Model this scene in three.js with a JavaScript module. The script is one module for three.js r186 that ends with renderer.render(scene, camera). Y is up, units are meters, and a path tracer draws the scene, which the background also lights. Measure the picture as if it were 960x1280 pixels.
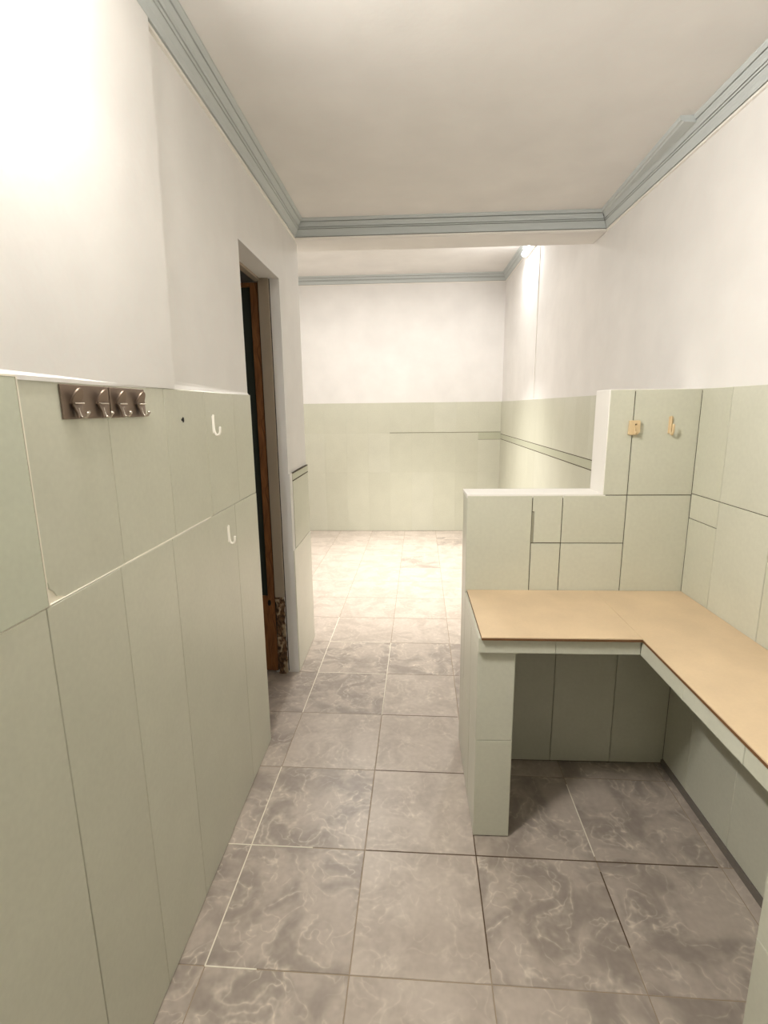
import * as THREE from 'three';
import { mergeGeometries } from 'three/addons/utils/BufferGeometryUtils.js';
import { RectAreaLightUniformsLib } from 'three/addons/lights/RectAreaLightUniformsLib.js';
import { RoundedBoxGeometry } from 'three/addons/geometries/RoundedBoxGeometry.js';

// ------------------------------------------------------------------ camera, light, exposure
const scene = new THREE.Scene();
scene.background = new THREE.Color(0x000000);
const D = Math.PI / 180;
const camera = new THREE.PerspectiveCamera(2 * Math.atan(640 / 642.7) / D, 960 / 1280, 0.02, 50);
camera.position.set(0, 1.45, 0);
camera.rotation.order = 'YXZ';
camera.rotation.set(-11.457 * D, 2.992 * D, -0.65 * D);
const renderer = new THREE.WebGLRenderer({ antialias: true });
renderer.toneMapping = THREE.LinearToneMapping;
renderer.toneMappingExposure = 1.25;
renderer.shadowMap.enabled = true;
RectAreaLightUniformsLib.init();
// both lamps are short wall battens: mid point of the diffuser, its length, tilt below the horizontal, area light radiance, side spill
const NEAR_LAMP = { pos: [-0.575, 2.23, -0.80], len: 0.28, tilt: 22, nits: 550, spill: 0.27, color: new THREE.Color().setRGB(1, 0.96, 0.91) };
const CEIL_LAMP = { pos: [-0.55, 2.868, -4.6], size: 0.30, nits: 72, color: new THREE.Color().setRGB(1, 0.965, 0.935) };
const DOWN_LAMP = { pos: [0.05, 2.868, -4.5], cd: 34, angle: 43, color: new THREE.Color().setRGB(1, 0.955, 0.91) };
const FAR_LAMP = { pos: [0.985, 2.765, -4.80], len: 0.30, tilt: 60, nits: 220, spill: 0.12, color: new THREE.Color().setRGB(1, 0.975, 0.96) };

// ------------------------------------------------------------------ random and noise
function rng(seed) { let s = seed >>> 0; return () => { s = (s + 0x6D2B79F5) >>> 0; let t = s; t = Math.imul(t ^ (t >>> 15), t | 1); t ^= t + Math.imul(t ^ (t >>> 7), t | 61); return ((t ^ (t >>> 14)) >>> 0) / 4294967296; }; }
const rnd = rng(7);
function hash(ix, iy, s) { let h = Math.imul(ix, 374761393) + Math.imul(iy, 668265263) + Math.imul(s, 974711); h = Math.imul(h ^ (h >>> 13), 1274126177); return ((h ^ (h >>> 16)) >>> 0) / 4294967296; }
function pnoise(x, y, P, s) {            // periodic gradient noise, period P cells
  const x0 = Math.floor(x), y0 = Math.floor(y), fx = x - x0, fy = y - y0;
  const g = (ix, iy, dx, dy) => { const a = hash(((ix % P) + P) % P, ((iy % P) + P) % P, s) * 6.2832; return Math.cos(a) * dx + Math.sin(a) * dy; };
  const u = fx * fx * fx * (fx * (fx * 6 - 15) + 10), v = fy * fy * fy * (fy * (fy * 6 - 15) + 10);
  const a = g(x0, y0, fx, fy), b = g(x0 + 1, y0, fx - 1, fy), c = g(x0, y0 + 1, fx, fy - 1), d = g(x0 + 1, y0 + 1, fx - 1, fy - 1);
  return (a + (b - a) * u + (c - a) * v + (a - b - c + d) * u * v) * 1.5;
}
function fbm(x, y, P, s, o) { let v = 0, a = 0.5; for (let i = 0; i < o; i++) { v += a * pnoise(x, y, P, s + i); x *= 2; y *= 2; P *= 2; a *= 0.5; } return v; }
const clamp = (v, a = 0, b = 1) => Math.min(b, Math.max(a, v));
const sst = (a, b, v) => { const t = clamp((v - a) / (b - a)); return t * t * (3 - 2 * t); };
function dataTex(n, f, srgb, size) {      // f(u, v) -> [r, g, b] 0..255, repeat given as metres per period
  const d = new Uint8Array(n * n * 4);
  for (let j = 0; j < n; j++) for (let i = 0; i < n; i++) { const c = f(i / n, j / n), k = (j * n + i) * 4; d[k] = clamp(c[0], 0, 255); d[k + 1] = clamp(c[1], 0, 255); d[k + 2] = clamp(c[2], 0, 255); d[k + 3] = 255; }
  const t = new THREE.DataTexture(d, n, n); t.wrapS = t.wrapT = THREE.RepeatWrapping; t.magFilter = THREE.LinearFilter; t.minFilter = THREE.LinearMipmapLinearFilter; t.generateMipmaps = true;
  if (srgb) t.colorSpace = THREE.SRGBColorSpace; t.repeat.set(1 / size, 1 / size); t.needsUpdate = true; return t;
}
const mix3 = (a, b, t) => [a[0] + (b[0] - a[0]) * t, a[1] + (b[1] - a[1]) * t, a[2] + (b[2] - a[2]) * t];

// ------------------------------------------------------------------ materials
// marbled glaze: cloud and vein fields computed once, coloured two ways
const MN = 896, fCloud = new Float32Array(MN * MN), fVein = new Float32Array(MN * MN), fFine = new Float32Array(MN * MN);
for (let j = 0, k = 0; j < MN; j++) for (let i = 0; i < MN; i++, k++) {
  const u = i / MN, v = j / MN, wx = fbm(u * 4, v * 4, 4, 12, 2), wy = fbm(u * 4, v * 4, 4, 24, 2), x = u + wx * 0.14, y = v + wy * 0.14;
  const w2 = fbm(u * 10, v * 10, 10, 62, 3) * 0.07, fine = fbm(u * 40, v * 40, 40, 6, 2);
  const r1 = Math.abs(fbm((x + w2) * 6, (y - w2) * 6, 6, 72, 2)), r2 = Math.abs(fbm((x - w2) * 10, (y + w2 * 1.5) * 10, 10, 84, 2));
  const mask = sst(-0.32, 0.2, pnoise(u * 6 + wx, v * 6, 6, 98) * 0.6), m2 = sst(-0.2, 0.25, pnoise(u * 8, v * 8 + wy, 8, 112) * 0.6);
  fVein[k] = (sst(0.030, 0.0, r1) * 0.40 + sst(0.13, 0.0, r1) * 0.34) * mask + (sst(0.03, 0, r2) * 0.40 + sst(0.12, 0, r2) * 0.30) * m2;
  fCloud[k] = sst(-0.3, 0.3, fbm(x * 6, y * 6, 6, 42, 4)); fFine[k] = fine;
}
function marble(dark, mid, vein, gain) {
  return dataTex(MN, (u, v) => { const k = Math.round(v * MN) * MN + Math.round(u * MN), c = mix3(mix3(dark, mid, fCloud[k]), vein, clamp(fVein[k] * gain * (0.8 + fFine[k]))); return c.map(q => q + fFine[k] * 10); }, true, 0.8);
}
const texMarble = marble([156, 145, 135], [184, 172, 160], [216, 205, 190], 1.0);
const texWornLit = marble([178, 166, 154], [193, 181, 169], [214, 203, 189], 0.75);  // paler marble: wear mid-floor, and lamplight put into the far-room tile colour
const texPlasterBump = dataTex(512, (u, v) => { const q = 128 + 130 * fbm(u * 8, v * 8, 8, 300, 5) + 25 * fbm(u * 60, v * 60, 60, 310, 2); return [q, q, q]; }, false, 0.9);
const texPlaster = dataTex(512, (u, v) => { const q = 250 + 9 * fbm(u * 5, v * 5, 5, 330, 4); return [q, q - 0.5, q - 1.5]; }, true, 1.3);
const texGlaze = dataTex(512, (u, v) => { const q = 248 + 5 * fbm(u * 6, v * 6, 6, 350, 3) + 6 * fbm(u * 70, v * 70, 70, 355, 2); return [q, q, q - 1]; }, true, 0.9);
const texGlazeBump = dataTex(512, (u, v) => { const q = 128 + 120 * fbm(u * 6, v * 6, 6, 360, 2); return [q, q, q]; }, false, 0.5);
const texBoard = dataTex(512, (u, v) => { const q = 244 + 14 * fbm(u * 5, v * 5, 5, 370, 4) + 4 * fbm(u * 90, v * 90, 90, 375, 2); return [q, q - 1, q - 3]; }, true, 0.8);
const texWood = dataTex(512, (u, v) => { const w = fbm(u * 3, v * 3, 3, 380, 2); const g = fbm(u * 40 + w * 3, v * 3, 40, 385, 3); const g2 = Math.sin((u * 14 + w * 1.6) * 6.2832) * 0.5; return mix3([102, 62, 28], [158, 104, 56], clamp(0.5 + g * 0.9 + g2 * 0.22)); }, true, 0.35);
const texRot = dataTex(512, (u, v) => { const a = fbm(u * 5, v * 3, 5, 390, 4), b = fbm(u * 22, v * 12, 22, 395, 3); let c = mix3([70, 50, 33], [118, 88, 60], sst(-0.3, 0.3, b)); c = mix3(c, [172, 152, 126], sst(-0.02, 0.2, a)); return c; }, true, 0.22);
const texRotBump = dataTex(256, (u, v) => { const q = 128 + 160 * fbm(u * 10, v * 6, 10, 390, 4); return [q, q, q]; }, false, 0.22);
const lin = (r, g, b) => new THREE.Color(`rgb(${r},${g},${b})`);
const std = (o) => new THREE.MeshStandardMaterial(o);
const M = {
  plaster: std({ color: lin(234, 232, 229), map: texPlaster, roughness: 0.85, bumpMap: texPlasterBump, bumpScale: 0.0012 }),
  white: std({ color: lin(236, 233, 226), roughness: 0.6 }),
  cornice: std({ color: lin(193, 199, 198), roughness: 0.6 }),
  groutDark: std({ color: lin(78, 68, 52), roughness: 0.95 }),
  groutPale: std({ color: lin(150, 148, 130), roughness: 0.95 }),
  groutFloor: std({ color: lin(164, 148, 128), roughness: 0.95 }),
  groutFloorDark: std({ color: lin(96, 78, 60), roughness: 0.95 }),
  groutWhite: std({ color: lin(236, 230, 214), roughness: 0.8 }),
  cement: std({ color: lin(120, 113, 104), roughness: 0.95, bumpMap: texPlasterBump, bumpScale: 0.003 }),
  board: std({ color: lin(224, 200, 166), map: texBoard, roughness: 0.55 }),
  boardEdge: std({ color: lin(112, 76, 42), roughness: 0.7 }),
  floorMarble: std({ map: texMarble, roughness: 0.36, bumpMap: texGlazeBump, bumpScale: 0.0006 }),
  floorWornLit: std({ map: texWornLit, roughness: 0.36, bumpMap: texGlazeBump, bumpScale: 0.0006 }),
  wood: std({ map: texWood, roughness: 0.6 }),
  darkPanel: std({ color: lin(44, 50, 42), roughness: 0.5 }),
  frame: std({ color: lin(170, 156, 138), roughness: 0.75, map: texPlaster, bumpMap: texPlasterBump, bumpScale: 0.003 }),
  rot: std({ map: texRot, roughness: 0.95, bumpMap: texRotBump, bumpScale: 0.006 }),
  bronze: std({ color: lin(128, 112, 98), roughness: 0.42, metalness: 0.75 }),
  chrome: std({ color: lin(205, 196, 184), roughness: 0.25, metalness: 0.9 }),
  black: std({ color: lin(28, 25, 22), roughness: 0.7 }),
  hookWhite: std({ color: lin(250, 246, 234), roughness: 0.4 }),
  hookBeige: std({ color: lin(216, 192, 150), roughness: 0.45 }),
};
const glaze = (r, g, b) => std({ color: lin(r, g, b), map: texGlaze, roughness: 0.3, bumpMap: texGlazeBump, bumpScale: 0.0008 });
const GREEN = [glaze(209, 209, 192), glaze(206, 206, 189), glaze(210, 210, 194)];
const GREENER = [glaze(204, 208, 190)];
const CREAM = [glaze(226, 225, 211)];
const BORDER = [glaze(192, 194, 172)];

// ------------------------------------------------------------------ helpers
const used = {};
const numbered = (n) => { const k = used[n] = (used[n] ?? -1) + 1; return k ? `${n}_${String(k).padStart(3, '0')}` : n; };
function shadow(m) { m.castShadow = true; m.receiveShadow = true; return m; }
function group(name, label, category, base = [0, 0, 0], extra = {}) {
  const g = new THREE.Group(); g.name = numbered(name); g.position.set(...base); scene.add(g);
  g.userData = { label, category, ...extra }; return g;
}
const struct = (name, label, category) => group(name, label, category, [0, 0, 0], { kind: 'structure' });
// geometry given in world metres, put under a thing standing at its base
function part(name, geo, mat, parent, off = [0, 0, 0]) {
  const m = shadow(new THREE.Mesh(geo, mat)); m.name = name; m.position.set(-off[0], -off[1], -off[2]); parent.add(m); return m;
}
const off = (g) => [g.position.x, g.position.y, g.position.z];
function worldUV(g) {
  const p = g.attributes.position, n = g.attributes.normal, uv = new Float32Array(p.count * 2);
  for (let i = 0; i < p.count; i++) {
    const ax = Math.abs(n.getX(i)), ay = Math.abs(n.getY(i)), az = Math.abs(n.getZ(i));
    if (ax >= ay && ax >= az) { uv[2 * i] = p.getZ(i); uv[2 * i + 1] = p.getY(i); }
    else if (ay >= az) { uv[2 * i] = p.getX(i); uv[2 * i + 1] = p.getZ(i); }
    else { uv[2 * i] = p.getX(i); uv[2 * i + 1] = p.getY(i); }
  }
  g.setAttribute('uv', new THREE.BufferAttribute(uv, 2)); return g;
}
function box(x0, x1, y0, y1, z0, z1, r = 0) {
  const w = Math.abs(x1 - x0), h = Math.abs(y1 - y0), d = Math.abs(z1 - z0);
  const g = r ? new RoundedBoxGeometry(w, h, d, 2, r) : new THREE.BoxGeometry(w, h, d);
  g.translate((x0 + x1) / 2, (y0 + y1) / 2, (z0 + z1) / 2); return worldUV(g.index ? g.toNonIndexed() : g);
}
function quadGeo(quads) {                  // list of quads of [x,y,z]
  const v = []; for (const [a, b, c, d] of quads) v.push(...a, ...b, ...c, ...a, ...c, ...d);
  const g = new THREE.BufferGeometry(); g.setAttribute('position', new THREE.Float32BufferAttribute(v, 3)); g.computeVertexNormals(); return worldUV(g);
}
// a tile: chamfered slab, front face at local z = 0, 18 triangles
function slab(w, h, d, c, rand = rnd) {
  const X = w / 2, Y = h / 2, q = [], x = X - c, y = Y - c;
  const f = [[-x, -y, 0], [x, -y, 0], [x, y, 0], [-x, y, 0]], m = [[-X, -Y, -c], [X, -Y, -c], [X, Y, -c], [-X, Y, -c]], b = m.map(p => [p[0], p[1], -d]);
  q.push(f); for (let i = 0; i < 4; i++) { const j = (i + 1) % 4; q.push([m[i], m[j], f[j], f[i]]); q.push([b[i], b[j], m[j], m[i]]); }
  const g = quadGeo(q), uv = g.attributes.uv, ou = rand() * 3, ov = rand() * 3, k = Math.floor(rand() * 4);
  for (let i = 0; i < uv.count; i++) { let u = uv.getX(i), v = uv.getY(i); for (let r = 0; r < k; r++) [u, v] = [-v, u]; uv.setXY(i, u + ou, v + ov); }
  return g;
}
const FACE = { px: [0, 90, 0], nx: [0, -90, 0], pz: [0, 0, 0], nz: [0, 180, 0], py: [-90, 0, 0] };
// tile on a face; a = first in-plane axis (z for x faces, x otherwise), b = second (y, or z on the floor)
function tile(parent, face, front, a0, a1, b0, b1, mats, o = {}) {
  const gap = o.gap ?? 0.002, w = Math.abs(a1 - a0) - gap, h = Math.abs(b1 - b0) - gap;
  const m = shadow(new THREE.Mesh(slab(w, h, o.d ?? 0.008, Math.min(o.c ?? 0.0012, w / 5)), mats[Math.floor(rnd() * mats.length)]));
  m.name = o.name ?? 'tile';
  const a = (a0 + a1) / 2, b = (b0 + b1) / 2, f = front + (o.jit ?? 0.0004) * (rnd() - 0.5) * Math.sign(face[0] === 'n' ? -1 : 1) * 2;
  const pos = face === 'px' || face === 'nx' ? [f, b, a] : face === 'py' ? [a, f, b] : [a, b, f];
  const of = o.off ?? [0, 0, 0]; m.position.set(pos[0] - of[0], pos[1] - of[1], pos[2] - of[2]);
  const e = FACE[face]; m.rotation.set(e[0] * D, e[1] * D, e[2] * D);
  const t = (o.tilt ?? 0.1) * D; m.rotateX((rnd() - 0.5) * t); m.rotateY((rnd() - 0.5) * t);
  parent.add(m); return m;
}
// polygon slab on a face, pts in (a, b) world coordinates of that face
function polySlab(face, front, pts, d) {
  const s = new THREE.Shape(pts.map(([a, b]) => new THREE.Vector2(face === 'px' ? -a : a, b)));
  const g = new THREE.ExtrudeGeometry(s, { depth: d - 0.001, bevelEnabled: true, bevelThickness: 0.001, bevelSize: 0.001, bevelOffset: -0.001, bevelSegments: 1 });
  g.translate(0, 0, -d + 0.0005);
  if (face === 'px') { g.rotateY(90 * D); g.translate(front, 0, 0); } else if (face === 'nx') { g.rotateY(-90 * D); g.translate(front, 0, 0); } else g.translate(0, 0, front);
  return worldUV(g);
}
function tube(pts, r, seg = 24, rs = 8) { return new THREE.TubeGeometry(new THREE.CatmullRomCurve3(pts.map(p => new THREE.Vector3(...p))), seg, r, rs); }
function ball(p, r) { const g = new THREE.SphereGeometry(r, 12, 8); g.translate(...p); return g; }
const join = (l) => mergeGeometries(l.map(g => { const q = g.index ? g.toNonIndexed() : g; for (const k of Object.keys(q.attributes)) if (!['position', 'normal', 'uv'].includes(k)) q.deleteAttribute(k); return q; }));

// ------------------------------------------------------------------ dimensions
const XL = -0.622, XP = -0.632, XR = 1.034, ZP = -1.923, ZPB = -2.06, ZB = -3.012, ZBB = -3.235, ZF = -6.012, ZBACK = 1.3;
const HC = 2.361, HCEIL = 2.442, HCF = 2.785, HFAR = 2.868, HD = 1.505, H1 = 1.122;
const ZD1 = -2.022, ZD2 = -2.625, ZST = -3.085, HDOOR = 2.066, XFL = -1.75;

// ------------------------------------------------------------------ floor
{
  const f = struct('floor', 'grey marbled floor of square ceramic tiles running into the far room', 'floor');
  const pz = -1.453;
  f.position.set(0, 0, pz); f.rotation.y = -0.019;
  const cols = [-2.08, -1.692, -1.304, -0.922, -0.540, -0.153, 0.215, 0.602, 0.990, 1.378];
  const rows = []; for (let k = -8; k <= 14; k++) rows.push(1.453 - 1.065 - 0.388 * k - 0.0);      // relative to pz
  part('grout', box(-2.1, 1.4, -0.06, -0.0015, -4.9, 2.95), M.groutFloor, f);
  for (let i = 0; i < cols.length - 1; i++) for (let j = 0; j < rows.length - 1; j++) {
    const zc = (rows[j] + rows[j + 1]) / 2 + pz, xc = (cols[i] + cols[i + 1]) / 2;
    if (zc > 1.5 || zc < -6.2) continue;
    const wornLit = (i === 5 && zc > -2.7) || (i === 4 && zc < -1.9 && zc > -2.7) || zc < -3.0 ? rnd() < 0.95 : rnd() < 0.08;  // far rows take the paler copy, painting in the brightly lit floor
    tile(f, 'py', 0, cols[i], cols[i + 1], rows[j], rows[j + 1], [wornLit ? M.floorWornLit : M.floorMarble], { gap: 0.003, d: 0.009, c: 0.001, tilt: 0.06, jit: 0.0003 });
  }
  // filled joints: white and dark lines
  const R = (k) => 1.453 - 1.065 - 0.388 * k;
  const strip = (x0, x1, z0, z1, m) => part('grout_line', box(x0, x1, -0.004, 0.0002, Math.min(z0, z1), Math.max(z0, z1)), m, f);
  const g = 0.0017;
  strip(cols[4] - g, cols[4] + g, R(2), R(0), M.groutWhite);
  strip(cols[4] - g, cols[4] + g, R(6), R(3), M.groutWhite);
  strip(-0.63, -0.33, R(1) - g, R(1) + g, M.groutWhite);
  strip(-0.54, -0.40, R(0) - g, R(0) + g, M.groutWhite);
  strip(-0.54, -0.16, R(4) - g, R(4) + g, M.groutWhite);
  strip(-0.54, -0.16, R(5) - g, R(5) + g, M.groutWhite);
  strip(cols[5] - g, cols[5] + g, R(5), R(3), M.groutWhite);
  strip(cols[7] - g, cols[7] + g, R(1.9), R(1.05), M.groutWhite);
  strip(-0.15, 0.98, R(1) - g, R(1) + g, M.groutFloorDark);
  strip(-0.15, 0.21, R(2) - g, R(2) + g, M.groutFloorDark);
  strip(-0.15, 0.21, R(3) - g, R(3) + g, M.groutFloorDark);
  strip(cols[6] - g, cols[6] + g, R(1.55), R(0.1), M.groutFloorDark);
  strip(cols[7] - g, cols[7] + g, R(0.9), R(0.3), M.groutFloorDark);
}

// ------------------------------------------------------------------ left wall: plaster above, tiled below, a door opening
{
  const w = struct('wall_left', 'left wall with white plaster over a pale green tiled dado beside the door', 'wall');
  part('plaster', join([box(-0.752, XP, 0, HCEIL, ZD1, ZBACK), box(-0.752, XP, HDOOR, HCEIL, ZD2, ZD1), box(-0.752, XP, 1.118, HCEIL, ZST, ZD2), box(-0.752, XL - 0.003, 0, 1.118, ZST, ZD2)]), M.plaster, w);
  // thicker plaster coat on the near part, ending in a low upright step
  const zs = -1.385, z0 = ZBACK, t = 0.012, xb = XP - 0.002;
  part('plaster_coat', quadGeo([[[XP, HD, z0], [XP + t, HD, zs + 0.02], [XP + t, HCEIL, zs - 0.015], [XP, HCEIL, z0]],
    [[XP + t, HD, zs + 0.02], [xb, HD, zs + 0.012], [xb, HCEIL, zs - 0.023], [XP + t, HCEIL, zs - 0.015]]]), M.plaster, w);
  // fillet of plaster above the tiles
  const zz = [ZBACK, 0, -0.6, -0.95, -1.3, -1.7, ZD1], th = [0.014, 0.014, 0.014, 0.013, 0.010, 0.007, 0.006], hh = [0.05, 0.05, 0.05, 0.045, 0.03, 0.02, 0.012], q = [];
  for (let i = 0; i < zz.length - 1; i++) {
    const a = zz[i], b = zz[i + 1], l = [[0, 1], [0.30, 0.45], [1, 0.06], [1, -0.1]];
    for (let k = 0; k < 3; k++) q.push([[XP + th[i] * l[k + 1][0] - 0.001, HD + hh[i] * l[k + 1][1], a], [XP + th[i + 1] * l[k + 1][0] - 0.001, HD + hh[i + 1] * l[k + 1][1], b], [XP + th[i + 1] * l[k][0] - 0.001, HD + hh[i + 1] * l[k][1], b], [XP + th[i] * l[k][0] - 0.001, HD + hh[i] * l[k][1], a]]);
  }
  part('plaster_fillet', quadGeo(q), M.plaster, w);
  part('grout', box(XP - 0.001, XL - 0.0035, 0, HD - 0.002, ZD1 + 0.001, ZBACK), M.groutPale, w);
  const up = [1.29, 1.0, 0.74, 0.48, 0.22, -0.04, -0.295, -0.55, -0.802, -1.046, -1.30, -1.56, -1.82, ZD1];
  for (let i = 0; i < up.length - 1; i++) {
    const near = up[i + 1] >= -0.81, fr = near ? XL + 0.0045 : XL;
    if (i === 8) { // chipped corner
      part('tile', polySlab('px', XL, [[-0.8035, HD], [-0.8035, 1.168], [-0.811, 1.160], [-0.812, 1.150], [-0.822, 1.142], [-0.829, 1.131], [-0.842, 1.127], [-0.851, H1 + 0.001], [-1.045, H1 + 0.001], [-1.045, HD]], 0.008), GREEN[1], w);
      part('filler', polySlab('px', XL - 0.002, [[-0.803, 1.18], [-0.803, H1], [-0.86, H1]], 0.006), M.groutWhite, w);
      continue;
    }
    tile(w, 'px', fr, up[i + 1], up[i], H1, HD, near ? GREENER : GREEN, { gap: i > 9 ? 0.001 : 0.0016, tilt: 0.12 });
  }
  const lo = [1.29, 1.03, 0.77, 0.51, 0.25, -0.01, -0.27, -0.53, -0.795, -1.025, -1.27, -1.515, -1.76, ZD1];
  for (let i = 0; i < lo.length - 1; i++) tile(w, 'px', XL + (i > 10 ? 0.0008 : 0.003), lo[i + 1], lo[i], 0.003, H1 - 0.0005, GREEN, { gap: i % 2 ? 0.0012 : 0.0018, tilt: 0.06 });
  // white filled joints; the first paints light caught along the lower row top edge
  part('grout_line', box(XL - 0.004, XL + 0.0026, H1 - 0.0003, H1 + 0.0014, -1.54, 0.4), M.groutWhite, w);
  part('grout_line', box(XL - 0.004, XL + 0.0042, H1, HD, -0.8045, -0.8015), M.groutWhite, w);
  part('grout_line', box(XL - 0.004, XL + 0.0042, HD - 0.001, HD + 0.002, -0.802, -0.5), M.groutWhite, w);
  // stub beyond the door
  const zs1 = ZD2 - 0.055;
  part('grout', box(XP - 0.001, XL - 0.002, 0, 1.118, ZST + 0.001, zs1), M.groutPale, w);
  for (const y of [1.0745, 1.1155]) part('grout_line', box(XL - 0.004, XL + 0.0005, y - 0.0015, y + 0.003, ZST + 0.001, zs1), M.groutDark, w);
  tile(w, 'px', XL, ZST, zs1, 1.078, 1.114, BORDER, { name: 'border_tile', gap: 0.001 });
  tile(w, 'px', XL, ZST, zs1, 0.706, 1.075, GREEN);
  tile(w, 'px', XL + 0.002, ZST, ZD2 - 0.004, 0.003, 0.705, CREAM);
}

// ------------------------------------------------------------------ door in the left wall
{
  const d = struct('door_1', 'brown wooden door with a dark panel standing open into a dark room', 'door');
  const leaf = part('leaf_stile', box(-0.776, -0.738, 0.012, 2.05, -2.655, -2.617, 0.003), M.wood, d);
  part('leaf_stile', box(-1.33, -1.25, 0.012, 2.04, -2.655, -2.617, 0.003), M.wood, d);
  part('leaf_rail', box(-1.25, -0.776, 2.03, 2.05, -2.655, -2.617, 0.003), M.wood, d);
  part('lower_panel', box(-1.25, -0.776, 0.012, 0.452, -2.652, -2.620, 0.003), M.wood, d);
  part('dark_panel', box(-1.25, -0.776, 0.452, 2.03, -2.643, -2.630), M.darkPanel, d);
  const k = part('latch', new THREE.CylinderGeometry(0.008, 0.009, 0.012, 12).rotateX(90 * D).scale(1, 1.9, 1).translate(-0.768, 0.415, -2.614), M.black, d);
  // frame posts and head
  const post = part('frame_post', box(-0.732, -0.682, 0.45, HDOOR, ZD2 - 0.002, ZD2 + 0.022, 0.002), M.frame, d);
  part('frame_stop', box(-0.738, -0.730, 0.02, HDOOR, ZD2 - 0.002, ZD2 + 0.008), M.black, d);
  part('frame_post', box(-0.750, -0.70, 0, HDOOR, ZD1 - 0.03, ZD1 + 0.001, 0.002), M.frame, d);
  part('frame_head', box(-0.752, -0.722, HDOOR - 0.012, HDOOR + 0.001, ZD2, ZD1, 0.002), M.frame, d);
  part('gap_shade_strip', box(-0.683, -0.679, 0.01, HDOOR, ZD2 - 0.002, ZD2 + 0.003), M.black, d);  // black strip painting the shade in the gap beside the post
  // rotten foot of the post: ragged splintered lump
  const g = new THREE.BoxGeometry(0.048, 0.45, 0.024, 6, 40, 3).toNonIndexed(), p = g.attributes.position;
  for (let i = 0; i < p.count; i++) {
    const x = p.getX(i), y = p.getY(i), z = p.getZ(i), n = fbm(x * 60 + 9, y * 25 + 3, 512, 501, 3), n2 = fbm(y * 30 + 1, z * 60 + 4, 512, 507, 3);
    p.setXYZ(i, x * (1 + 0.0) + n2 * 0.010 + (x > 0 ? -0.004 : 0), y, z + n * 0.012 - (z > 0 ? 0.002 : 0));
  }
  g.computeVertexNormals(); g.translate(-0.707, 0.225, ZD2 + 0.010); part('rotten_post_foot', worldUV(g), M.rot, d).userData.label = 'rotten splintered foot of the door frame';
}

// ------------------------------------------------------------------ dark room behind the door
{
  const w = struct('wall_side_room', 'dim walls of the unlit room seen through the doorway', 'wall');
  part('plaster', join([box(-2.05, -1.95, 0, 2.5, -2.96, -0.9), box(-1.95, -0.752, 0, 2.5, -1.0, -0.9), box(-2.05, -0.752, HCEIL, 2.54, -2.96, -0.9)]), M.plaster, w);
}

// ------------------------------------------------------------------ right wall
{
  const w = struct('wall_right', 'right wall with white plaster over pale green tiles and a border strip', 'wall');
  part('plaster', box(XR + 0.006, XR + 0.13, 0, 2.95, ZF - 0.1, ZBACK), M.plaster, w);
  part('grout', box(XR + 0.003, XR + 0.008, 0.02, HD - 0.002, ZP, ZBACK), M.groutDark, w);
  part('skirting', box(XR - 0.008, XR + 0.008, 0, 0.022, ZP, -0.905), M.cement, w);
  const zs = [ZP - 0.0015, -1.748, -1.489, -1.234, -0.979, -0.724, -0.469, -0.214, 0.04, 0.295, 0.55, 0.805, 1.06, 1.298];
  for (let i = 0; i < zs.length - 1; i++) {
    const a = zs[i], b = zs[i + 1], dark = i !== 0;
    tile(w, 'nx', XR, a, b, H1 + 0.006, HD, GREEN, { gap: 0.0022 });
    if (i === 0) { tile(w, 'nx', XR, a, b, 1.036, H1 + 0.006, GREEN, { gap: 0.0025 }); tile(w, 'nx', XR, a, b, 0.735, 1.036, GREEN, { gap: 0.002 }); }
    else tile(w, 'nx', XR, a, b, 0.735, H1 + 0.006, GREEN, { gap: 0.0026 });
    tile(w, 'nx', XR, a, b, 0.024, 0.735, GREEN, { gap: 0.0012 });
  }
  // stretch beyond the low partition
  part('grout', box(XR + 0.003, XR + 0.008, 0, HD - 0.002, ZF, ZPB), M.groutPale, w);
  for (let z = ZPB, i = 0; z > ZF + 0.05; z -= 0.254, i++) {
    const a = Math.max(z - 0.254, ZF);
    tile(w, 'nx', XR, a, z, 1.145, HD, GREEN, { gap: 0.0003, c: 0.0003, tilt: 0, jit: 0 });
    tile(w, 'nx', XR, a, z, 0.705, 1.083, GREEN, { gap: 0.0003, c: 0.0003, tilt: 0, jit: 0 });
    tile(w, 'nx', XR, a, z, 0.003, 0.705, GREEN, { gap: 0.0003, c: 0.0003, tilt: 0, jit: 0 });
    tile(w, 'nx', XR - 0.001, a, z, 1.089, 1.140, BORDER, { name: 'border_tile', gap: 0.0003, c: 0.0003, tilt: 0, jit: 0 });
  }
  part('grout_line', box(XR + 0.0005, XR + 0.006, 1.083, 1.089, ZF, ZPB), M.groutDark, w);
  part('grout_line', box(XR + 0.0005, XR + 0.006, 1.140, 1.145, ZF, ZPB), M.groutDark, w);
}

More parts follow.
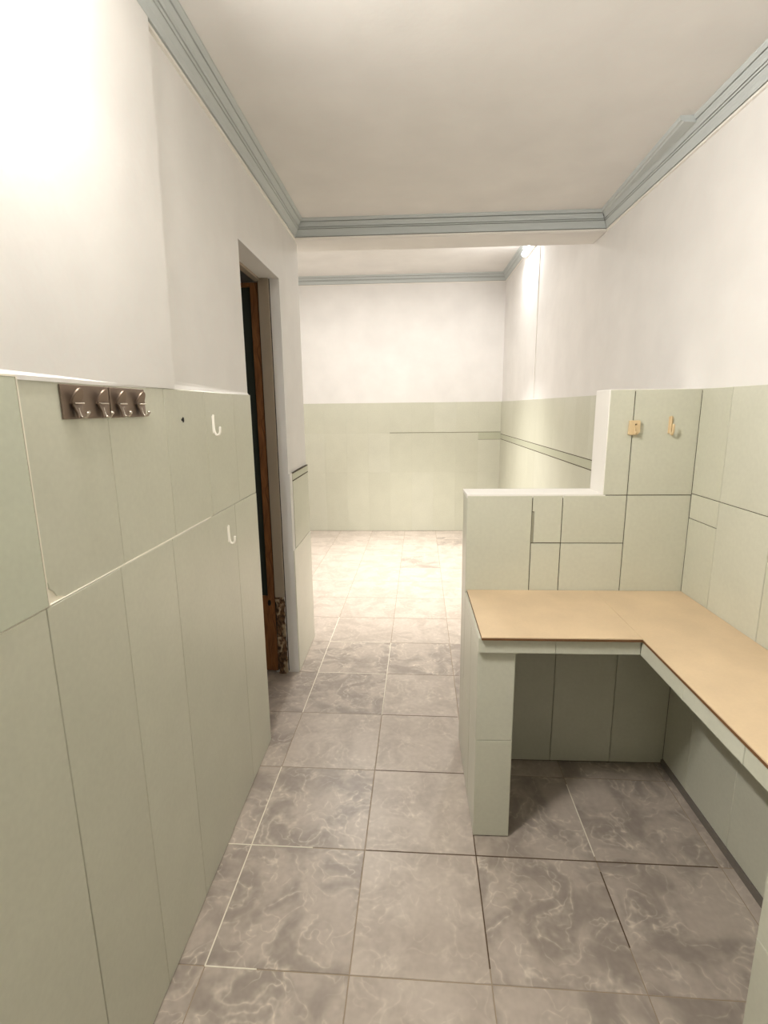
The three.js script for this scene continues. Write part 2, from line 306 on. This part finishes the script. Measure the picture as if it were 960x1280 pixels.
// ------------------------------------------------------------------ far wall
{
  const w = struct('wall_far', 'far white wall with a pale green tiled dado behind the low partition', 'wall');
  part('plaster', box(XFL - 0.1, XR + 0.13, 0, 2.95, ZF - 0.12, ZF - 0.006), M.plaster, w);
  part('grout', box(XFL, XR, 0, HD - 0.002, ZF - 0.008, ZF - 0.003), M.groutPale, w);
  for (let x = XR, i = 0; x > XFL + 0.05; x -= 0.254, i++) {
    const a = Math.max(x - 0.254, XFL), bord = i < 1, o = { gap: 0.0003, c: 0.0003, tilt: 0, jit: 0 };
    if (i < 5) { tile(w, 'pz', ZF, a, x, 1.168, HD, GREEN, o); if (bord) { tile(w, 'pz', ZF, a, x, 1.083, 1.160, BORDER, { ...o, name: 'border_tile' }); tile(w, 'pz', ZF, a, x, 0.705, 1.078, GREEN, o); } else tile(w, 'pz', ZF, a, x, 0.705, 1.160, GREEN, o); }
    else { tile(w, 'pz', ZF, a, x, 1.164, HD, GREEN, o); tile(w, 'pz', ZF, a, x, 0.705, 1.164, GREEN, o); }
    tile(w, 'pz', ZF, a, x, 0.003, 0.705, GREEN, o);
  }
}
{
  const w = struct('wall_far_left', 'white side wall of the far room hidden past the door stub', 'wall');
  part('plaster', box(XFL - 0.1, XFL, 0, 2.95, ZF, -2.96), M.plaster, w);
  const v = struct('wall_far_front', 'white wall of the far room joining the door stub', 'wall');
  part('plaster', box(XFL, -0.752, 0, 2.95, -3.085, -2.96), M.plaster, v);
  const b = struct('wall_back', 'white wall closing the kitchen opposite the far room', 'wall');
  part('plaster', box(-0.80, XR + 0.13, 0, 2.55, ZBACK, ZBACK + 0.12), M.plaster, b);
}

// ------------------------------------------------------------------ ceilings and beam
{
  const c = struct('ceiling', 'white plaster ceiling of the kitchen and the higher far room', 'ceiling');
  part('plaster', box(-0.76, XR + 0.13, HCEIL, HCEIL + 0.12, ZB - 0.02, ZBACK + 0.12), M.plaster, c);
  part('plaster', box(XFL - 0.1, XR + 0.13, HFAR, HFAR + 0.12, ZF - 0.12, ZB - 0.02), M.plaster, c);
  const b = struct('trim_beam', 'white ceiling beam between kitchen and far room under the cornice', 'beam');
  part('plaster', box(XP - 0.12, XR + 0.01, HC - 0.012, HFAR + 0.01, ZBB, ZB, 0.012), M.plaster, b);
}

// ------------------------------------------------------------------ cornices
// profile points [p from wall, h above cornice foot]; each run mitres at its ends
const bead = [[0, -0.009], [0.007, -0.007], [0.008, 0.0], [0, 0.0]];
function bandPts(scale = 1) {
  return [
    [[0, 0.003], [0.012, 0.003], [0.013, 0.010], [0.017, 0.020], [0.024, 0.029], [0.026, 0.034], [0, 0.034]],
    [[0, 0.0365], [0.028, 0.0365], [0.031, 0.041], [0, 0.041]],
    [[0, 0.0435], [0.034, 0.0435], [0.036, 0.052], [0.043, 0.060], [0.045, 0.064], [0, 0.064]],
    [[0, 0.067], [0.048, 0.067], [0.056, 0.076], [0.057, 0.084], [0, 0.084]],
  ].map(b => b.map(([p, h]) => [p * scale, h]));
}
function run(loop, f, a, b) {                // f(p, h, s, end): world point; a, b end parameters with mitre sign
  const q = [], n = loop.length, A = loop.map(([p, h]) => f(p, h, a[0] + a[1] * p)), B = loop.map(([p, h]) => f(p, h, b[0] + b[1] * p));
  for (let i = 0; i < n - 1; i++) q.push([A[i], A[i + 1], B[i + 1], B[i]]);
  return quadGeo(q);
}
function cornice(name, label, f, a, b, scale, hs = 1) {
  const c = struct(name, label, 'cornice');
  part('bead', run(bead, f, a, b), M.white, c);
  for (const l of bandPts(scale)) part('band', run(l.map(([p, h]) => [p, h * hs]), f, a, b), M.cornice, c);
  part('backing', run([[0, -0.002], [0.004, -0.002], [0.004, 0.036 * hs], [0.022 * scale, 0.036 * hs], [0.022 * scale, 0.066 * hs], [0.038 * scale, 0.066 * hs], [0.038 * scale, 0.084 * hs]], f, a, b), M.groutDark, c);
  return c;
}
cornice('trim_1', 'stepped grey green cornice above the left wall with hooks', (p, h, s) => [XP + p, HC + h, s], [ZBACK, 0], [ZB, 1], 1.08);
cornice('trim_2', 'stepped grey green cornice along the beam', (p, h, s) => [s, HC + h, ZB + p], [XP, 1], [XR + 0.006, -1], 1.0);
const c3 = cornice('trim_3', 'stepped grey green cornice above the counter wall with a widened end', (p, h, s) => [XR + 0.006 - p, HC + h, s], [ZBACK, 0], [ZB, 1], 0.88);
// extra tapering strip on the ceiling side of the right cornice, ending square
{
  const za = -2.09, y0 = HC + 0.060, y1 = HCEIL + 0.002, wa = 0.094, wb = 0.056, zb = ZB + 0.05, X = XR + 0.006, xi = 0.04;
  const sec = (w, z) => [[X - xi, y0 - 0.002, z], [X - w + 0.014, y0 + 0.001, z], [X - w + 0.010, y0 + 0.005, z], [X - w + 0.002, y0 + 0.006, z], [X - w, y1, z], [X - xi, y1, z]];
  const A = sec(wa, za), B = sec(wb, zb), q = []; for (let i = 0; i < 5; i++) q.push([A[i], A[i + 1], B[i + 1], B[i]]);
  q.push([A[0], A[1], A[2], A[3]], [A[0], A[3], A[4], A[5]]);
  part('extra_strip', quadGeo(q), M.cornice, c3);
}
cornice('trim_4', 'narrow grey green cornice at the top of the far wall', (p, h, s) => [s, HCF + h, ZF - 0.006 + p], [XFL, 0], [XR + 0.006, -1], 0.8);
cornice('trim_5', 'narrow grey green cornice on the right wall by the far lamp', (p, h, s) => [XR + 0.006 - p, HCF + h, s], [ZBB, 0], [ZF - 0.006, 1], 0.8);

// ------------------------------------------------------------------ stepped partition behind the counter
const XPL = 0.214, XS = 0.715;
{
  const w = struct('wall_partition', 'low stepped tiled partition behind the counter ending in a taller block', 'wall');
  part('core', join([box(XPL + 0.008, XR + 0.006, 0, 1.112, ZPB + 0.008, ZP - 0.004), box(XS + 0.008, XR + 0.006, 1.112, HD - 0.006, ZPB + 0.008, ZP - 0.004)]), M.groutDark, w);
  part('cap', box(XPL - 0.002, XS + 0.01, 1.112, 1.127, ZPB - 0.002, ZP - 0.0015, 0.003), M.white, w);
  part('cap', box(XS - 0.001, XR + 0.004, HD - 0.007, HD, ZPB, ZP - 0.002, 0.002), M.white, w);
  part('step_side', box(XS - 0.002, XS + 0.010, 1.120, HD - 0.002, ZPB - 0.001, ZP - 0.002, 0.002), M.white, w);
  const o = { gap: 0.0032, tilt: 0.14 };
  tile(w, 'pz', ZP, XS + 0.0, 0.803, H1, HD, GREEN, o); tile(w, 'pz', ZP, 0.803, XR + 0.0012, H1, HD, GREEN, o);
  tile(w, 'pz', ZP, XPL, 0.4585, 0.735, H1, GREEN, o);
  // strip beside it, cut with a notch, and its lower half
  part('tile', polySlab('pz', ZP, [[0.4600, H1 - 0.0015], [0.4600, 1.061], [0.467, 1.061], [0.467, 0.9405], [0.5685, 0.9405], [0.5685, H1 - 0.0015]], 0.008), GREEN[0], w);
  part('grout_line', box(0.4588, 0.4655, 0.94, 1.058, ZP - 0.006, ZP - 0.001), M.groutPale, w);
  tile(w, 'pz', ZP, 0.4585, 0.570, 0.735, 0.938, GREEN, o);
  tile(w, 'pz', ZP, 0.570, 0.803, 0.938, H1, GREEN, o); tile(w, 'pz', ZP, 0.570, 0.803, 0.735, 0.938, GREEN, o); tile(w, 'pz', ZP, 0.803, XR + 0.0012, 0.735, H1, GREEN, o);
  for (const [a, b] of [[XPL, 0.335], [0.335, 0.578], [0.578, 0.819], [0.819, XR]]) tile(w, 'pz', ZP, a, b, 0.004, 0.735, GREEN, { gap: 0.002 });
  for (const [a, b] of [[0.003, 0.37], [0.37, 0.735], [0.735, 1.112]]) {
    tile(w, 'nx', XPL, ZPB, ZP, a, b, GREEN, { gap: 0.001 });
    for (let x = XPL; x < XR - 0.02; x += 0.2735) tile(w, 'nz', ZPB, x, x + 0.2735, a, b, GREEN, { gap: 0.001 });
  }
}

// ------------------------------------------------------------------ counter
{
  const base = [0.62, 0, -1.72];
  const g = group('kitchen_counter', 'tiled masonry counter in an L with tan board top and open space below', 'counter', base);
  const P = (n, geo, m, par = g) => part(n, geo, m, par, par === g ? base : [0, 0, 0]);
  const T = (face, fr, a0, a1, b0, b1, o = {}) => tile(g, face, fr, a0, a1, b0, b1, GREEN, { off: base, gap: 0.0018, ...o });
  const ZC = ZP + 0.002, XC = XR - 0.002, ZA = -1.510, XA = 0.711, ZE = -0.765, yb = 0.690, yt = 0.740;
  P('slab', join([box(XPL + 0.008, XA + 0.004, yb + 0.004, yt, ZC, ZA - 0.006), box(XA + 0.006, XC, yb + 0.004, yt, ZC, ZE - 0.006)]), M.cement);
  // apron tiles along the front edges and the left end
  T('pz', ZA, XPL, 0.452, yb, yt, { name: 'apron_tile', gap: 0.0012 }); T('pz', ZA, 0.452, XA, yb, yt, { name: 'apron_tile', gap: 0.0012 });
  for (const [a, b] of [[ZA, -1.26], [-1.26, -1.01], [-1.01, ZE]]) T('nx', XA, a, b, yb, yt, { name: 'apron_tile', gap: 0.001 });
  T('pz', ZE, XA, XC, yb, yt, { name: 'apron_tile' });
  for (const [a, b] of [[ZC, -1.71], [-1.71, ZA]]) T('nx', XPL, a, b, yb, yt, { name: 'apron_tile', gap: 0.001 });
  // boards
  const bd = (x0, x1, z0, z1) => { const t = P('board', box(x0, x1, yt + 0.0070, yt + 0.0105, z0, z1), M.board); const e = part('board_edge', box(x0 - 0.0004, x1 + 0.0004, yt, yt + 0.0072, z0 - 0.0004, z1 + 0.0004), M.boardEdge, t); return t; };
  bd(XPL + 0.007, 0.7065, ZC, -1.496);
  bd(0.7074, XC, ZC, ZE + 0.01);
  // left pier under the counter end
  const ZL = -1.528, XI = 0.334;
  const pier = P('pier', box(XPL + 0.006, XI - 0.002, 0, yb + 0.003, ZC, ZL - 0.006), M.groutDark);
  T('pz', ZL, XPL, XI, 0.37, yb - 0.001); T('pz', ZL, XPL, XI, 0.003, 0.37);
  for (const [a, b] of [[ZC, -1.71], [-1.71, ZL]]) { T('nx', XPL, a, b, 0.37, yb - 0.001, { gap: 0.001 }); T('nx', XPL, a, b, 0.003, 0.37, { gap: 0.001 }); }
  for (const [a, b] of [[ZC, -1.71], [-1.71, ZL]]) { T('px', XI, a, b, 0.37, yb - 0.001, { gap: 0.001, d: 0.004 }); T('px', XI, a, b, 0.003, 0.37, { gap: 0.001, d: 0.004 }); }
  // right pier near the open end
  const zr0 = -0.905, zr1 = -0.775;
  P('pier', box(XA + 0.010, XR - 0.010, 0, yb + 0.003, zr0 + 0.006, zr1 - 0.006), M.groutDark);
  T('nx', XA + 0.003, zr0, zr1, 0.003, 0.37); T('nx', XA + 0.003, zr0, zr1, 0.37, yb);
  for (const [a, b] of [[XA + 0.003, 0.87], [0.87, XR - 0.010]]) for (const [c, d] of [[0.003, 0.37], [0.37, yb]]) { T('pz', zr1, a, b, c, d); T('nz', zr0, a, b, c, d); }
}

// ------------------------------------------------------------------ bronze double hook plates
function hookPlate(zc, width, label) {
  const g = group('hook_plate', label, 'hook rail', [XL, 1.436, zc]);
  // local: x out of the wall, y up, z along the wall
  part('plate', new RoundedBoxGeometry(0.004, 0.062, width, 2, 0.0015).translate(0.003, 0.031, 0), M.bronze, g);
  for (const s of [1, -1]) {
    const z = s * 0.0395;
    // upper prong: tongue leaning out
    const sh = new THREE.Shape(); sh.moveTo(-0.0135, 0); sh.bezierCurveTo(-0.016, 0.014, -0.010, 0.028, 0, 0.029); sh.bezierCurveTo(0.010, 0.028, 0.016, 0.014, 0.0135, 0); sh.closePath();
    const t = new THREE.ExtrudeGeometry(sh, { depth: 0.0022, bevelEnabled: true, bevelThickness: 0.0008, bevelSize: 0.0008, bevelSegments: 2, curveSegments: 10 });
    t.rotateY(90 * D).rotateZ(-24 * D).translate(0.0065, 0.029, z);
    const h = part('hook', t, M.bronze, g);
    part('ledge', new RoundedBoxGeometry(0.012, 0.003, 0.027, 2, 0.001).translate(0.0105, 0.0285, z), M.chrome, h);
    // waisted strap below
    const st = new THREE.Shape(); st.moveTo(-0.0135, 0); st.bezierCurveTo(-0.011, -0.010, -0.005, -0.014, -0.007, -0.026); st.lineTo(0.007, -0.026); st.bezierCurveTo(0.005, -0.014, 0.011, -0.010, 0.0135, 0); st.closePath();
    const sg = new THREE.ExtrudeGeometry(st, { depth: 0.0025, bevelEnabled: true, bevelThickness: 0.0008, bevelSize: 0.0008, bevelSegments: 2, curveSegments: 8 });
    sg.rotateY(90 * D).rotateZ(10 * D).translate(0.008, 0.028, z);
    part('strap', sg, M.bronze, h);
    part('lower_prong', join([tube([[0.011, 0.020, z], [0.013, 0.010, z], [0.017, 0.003, z], [0.024, 0.003, z], [0.028, 0.009, z]], 0.0022), ball([0.028, 0.010, z], 0.0036)]), M.chrome, h);
  }
  part('screw', new THREE.CylinderGeometry(0.003, 0.003, 0.002, 10).rotateZ(90 * D).translate(0.006, 0.012, 0), M.chrome, g);
  return g;
}
hookPlate(-0.977, 0.148, 'brown metal plate of two coat hooks beside the chipped tile, farther from the door');
hookPlate(-1.125, 0.141, 'brown metal plate of two coat hooks, the one closer to the door');

// ------------------------------------------------------------------ white J hooks on the left wall
function jHook(y, z, label, s = 1) {
  const g = group('wall_hook', label, 'hook', [XL + 0.0005, y, z], { group: undefined });
  delete g.userData.group;
  const h = 0.064 * s;
  const sh = []; sh.push([0.004, h, 0], [0.004, h * 0.6, 0], [0.005, 0.016, 0], [0.010, 0.0045, 0], [0.018, 0.0045, 0], [0.0225, 0.013, 0], [0.0235, 0.026, 0]);
  part('hook_body', join([tube(sh, 0.0036, 32, 8), ball([0.0235, 0.026, 0], 0.0038), ball([0.004, h, 0], 0.0036)]), M.hookWhite, g);
  part('back_strip', new RoundedBoxGeometry(0.003, h * 0.86, 0.010, 2, 0.0012).translate(0.0015, h * 0.56, 0), M.hookWhite, g);
  return g;
}
jHook(1.368, -1.612, 'white J-shaped hook stuck on the upper row of wall tiles');
jHook(0.998, -1.675, 'white J-shaped hook stuck on the lower wall tile near the door');
{
  const s = group('screw', 'small black screw end sticking out of tile beside the coat hooks', 'screw', [XL, 1.424, -1.394]);
  part('shank', new THREE.CylinderGeometry(0.003, 0.003, 0.005, 8).rotateZ(90 * D).translate(0.0015, 0, 0), M.black, s);
  part('head', new THREE.SphereGeometry(0.005, 10, 8).scale(0.5, 1.5, 0.7).translate(0.004, 0, 0), M.black, s);
}

// ------------------------------------------------------------------ beige hooks on the partition
{
  const g = group('wall_hook', 'beige square plastic hook plate with a dark hole on partition tile joint', 'hook', [0.805, 1.345, ZP]);
  const s = new THREE.Shape(); s.moveTo(-0.019, 0.004); s.quadraticCurveTo(-0.019, 0, -0.015, 0); s.lineTo(0.009, 0); s.lineTo(0.018, 0.010); s.lineTo(0.017, 0.047); s.quadraticCurveTo(0.017, 0.050, 0.014, 0.050); s.lineTo(-0.014, 0.050); s.quadraticCurveTo(-0.017, 0.050, -0.017, 0.047); s.closePath();
  const hole = new THREE.Path(); hole.absellipse(0.003, 0.036, 0.0042, 0.0042, 0, Math.PI * 2); s.holes.push(hole);
  const e = new THREE.ExtrudeGeometry(s, { depth: 0.010, bevelEnabled: true, bevelThickness: 0.0015, bevelSize: 0.001, bevelSegments: 2, curveSegments: 10 }); e.translate(0, 0, 0.0025);
  const pl = part('plate', e, M.hookBeige, g);
  part('hole_back', new THREE.CylinderGeometry(0.0048, 0.0048, 0.003, 12).rotateX(90 * D).translate(0.003, 0.036, 0.004), M.black, pl);
  part('lip', tube([[0.0, 0.028, 0.013], [0.0, 0.016, 0.014], [0.0, 0.006, 0.018], [0.0, 0.004, 0.024], [0.0, 0.012, 0.027]], 0.0032, 20, 8), M.hookBeige, g);
}
{
  const g = group('wall_hook', 'narrow beige J-shaped hook on partition tile near the right wall', 'hook', [0.934, 1.342, ZP]);
  const h = part('hook_body', join([tube([[0, 0.064, 0.004], [0, 0.040, 0.004], [0, 0.014, 0.005], [0, 0.0045, 0.012], [0, 0.005, 0.020], [0, 0.016, 0.025], [0, 0.036, 0.026]], 0.0042, 32, 8), ball([0, 0.036, 0.026], 0.0044), ball([0, 0.064, 0.004], 0.0042)]), M.hookBeige, g);
  part('back_strip', new RoundedBoxGeometry(0.015, 0.060, 0.003, 2, 0.0012).translate(0, 0.036, 0.0015), M.hookBeige, g);
}

// ------------------------------------------------------------------ lamps
function lamp(name, label, cfg, wallX, dir) {
  const [x, y, z] = cfg.pos, L = cfg.len, dx = x - wallX;
  const g = group(name, label, 'lamp', [wallX, y, z]);
  part('housing', new RoundedBoxGeometry(0.022, 0.05, L + 0.02, 2, 0.004).translate(dir * 0.012, 0, 0), M.white, g);
  const glow = new THREE.MeshStandardMaterial({ color: 0xffffff, emissive: cfg.color, emissiveIntensity: 6, roughness: 0.6 });
  const b = part('diffuser', new THREE.CylinderGeometry(0.024, 0.024, L, 24, 1).rotateX(90 * D).scale(1.1, 1, 1).translate(dir * 0.03, 0, 0), glow, g); b.castShadow = false;
  for (const s of [1, -1]) part('end_cap', new THREE.CylinderGeometry(0.025, 0.025, 0.008, 24).rotateX(90 * D).scale(1.1, 1, 1).translate(dir * 0.03, 0, s * (L / 2 + 0.004)), M.white, g);
  const c = Math.cos(cfg.tilt * D), sn = Math.sin(cfg.tilt * D), o = 0.03;
  const r = new THREE.RectAreaLight(cfg.color, cfg.nits, L, 0.045); r.name = 'diffuser_light'; r.position.set(dir * (0.03 + o * c), -o * sn, 0); g.add(r);
  r.lookAt(wallX + dir * (0.03 + 2 * c), y - 2 * sn, z);
  for (const s of [0.4, -0.4]) { const l = new THREE.PointLight(cfg.color, cfg.spill, 0, 2); l.name = 'spill_light'; l.position.set(dir * 0.075, 0, s * L); l.castShadow = true; l.shadow.radius = 1.2; l.shadow.mapSize.set(1024, 1024); l.shadow.bias = -0.001; g.add(l); }
  return g;
}
lamp('wall_lamp', 'short white batten lamp on the left kitchen wall above the coat hooks', NEAR_LAMP, XP + 0.004, 1);
lamp('wall_lamp', 'glowing white batten lamp high on the far room wall under the cornice', FAR_LAMP, XR + 0.006, -1);
{ // square panel lamp on the far room ceiling, hidden from the kitchen by the beam
  const [x, y, z] = CEIL_LAMP.pos, a = CEIL_LAMP.size, g = group('ceiling_lamp', 'square white panel lamp on the far room ceiling behind the beam', 'lamp', [x, y, z]);
  part('housing', new RoundedBoxGeometry(a + 0.03, 0.024, a + 0.03, 2, 0.006).translate(0, -0.013, 0), M.white, g);
  part('diffuser', new RoundedBoxGeometry(a, 0.006, a, 2, 0.002).translate(0, -0.0265, 0), new THREE.MeshStandardMaterial({ color: 0xffffff, emissive: CEIL_LAMP.color, emissiveIntensity: 6, roughness: 0.6 }), g).castShadow = false;
  const r = new THREE.RectAreaLight(CEIL_LAMP.color, CEIL_LAMP.nits, a, a); r.name = 'panel_light'; r.position.set(0, -0.034, 0); r.rotation.x = -90 * D; g.add(r);
}
{ // round downlight on the far room ceiling, also behind the beam
  const [x, y, z] = DOWN_LAMP.pos, g = group('downlight', 'round white downlight on the far room ceiling beside the panel lamp', 'lamp', [x, y, z]);
  part('trim_ring', new THREE.LatheGeometry([[0.045, -0.030], [0.062, -0.030], [0.070, -0.022], [0.070, 0], [0.045, 0], [0.045, -0.030]].map(p => new THREE.Vector2(...p)), 32), M.white, g);
  part('lens', new THREE.CylinderGeometry(0.046, 0.046, 0.006, 28).translate(0, -0.018, 0), new THREE.MeshStandardMaterial({ color: 0xffffff, emissive: DOWN_LAMP.color, emissiveIntensity: 6, roughness: 0.5 }), g).castShadow = false;
  const l = new THREE.SpotLight(DOWN_LAMP.color, DOWN_LAMP.cd, 0, DOWN_LAMP.angle * D, 0.9, 2); l.name = 'lens_light'; l.position.set(0, -0.034, 0); l.target.position.set(0, -2, 0); l.castShadow = true; l.shadow.radius = 2; l.shadow.mapSize.set(1024, 1024); l.shadow.bias = -0.001; g.add(l); g.add(l.target); l.target.name = 'aim_point';
}
{
  const c = group('cable_conduit', 'thin white cable conduit running down the wall beside the far lamp', 'conduit', [XR, HD, -4.50]);
  part('conduit', new RoundedBoxGeometry(0.010, 1.26, 0.012, 2, 0.003).translate(0.0065, 0.64, 0), M.white, c);
}

renderer.render(scene, camera);
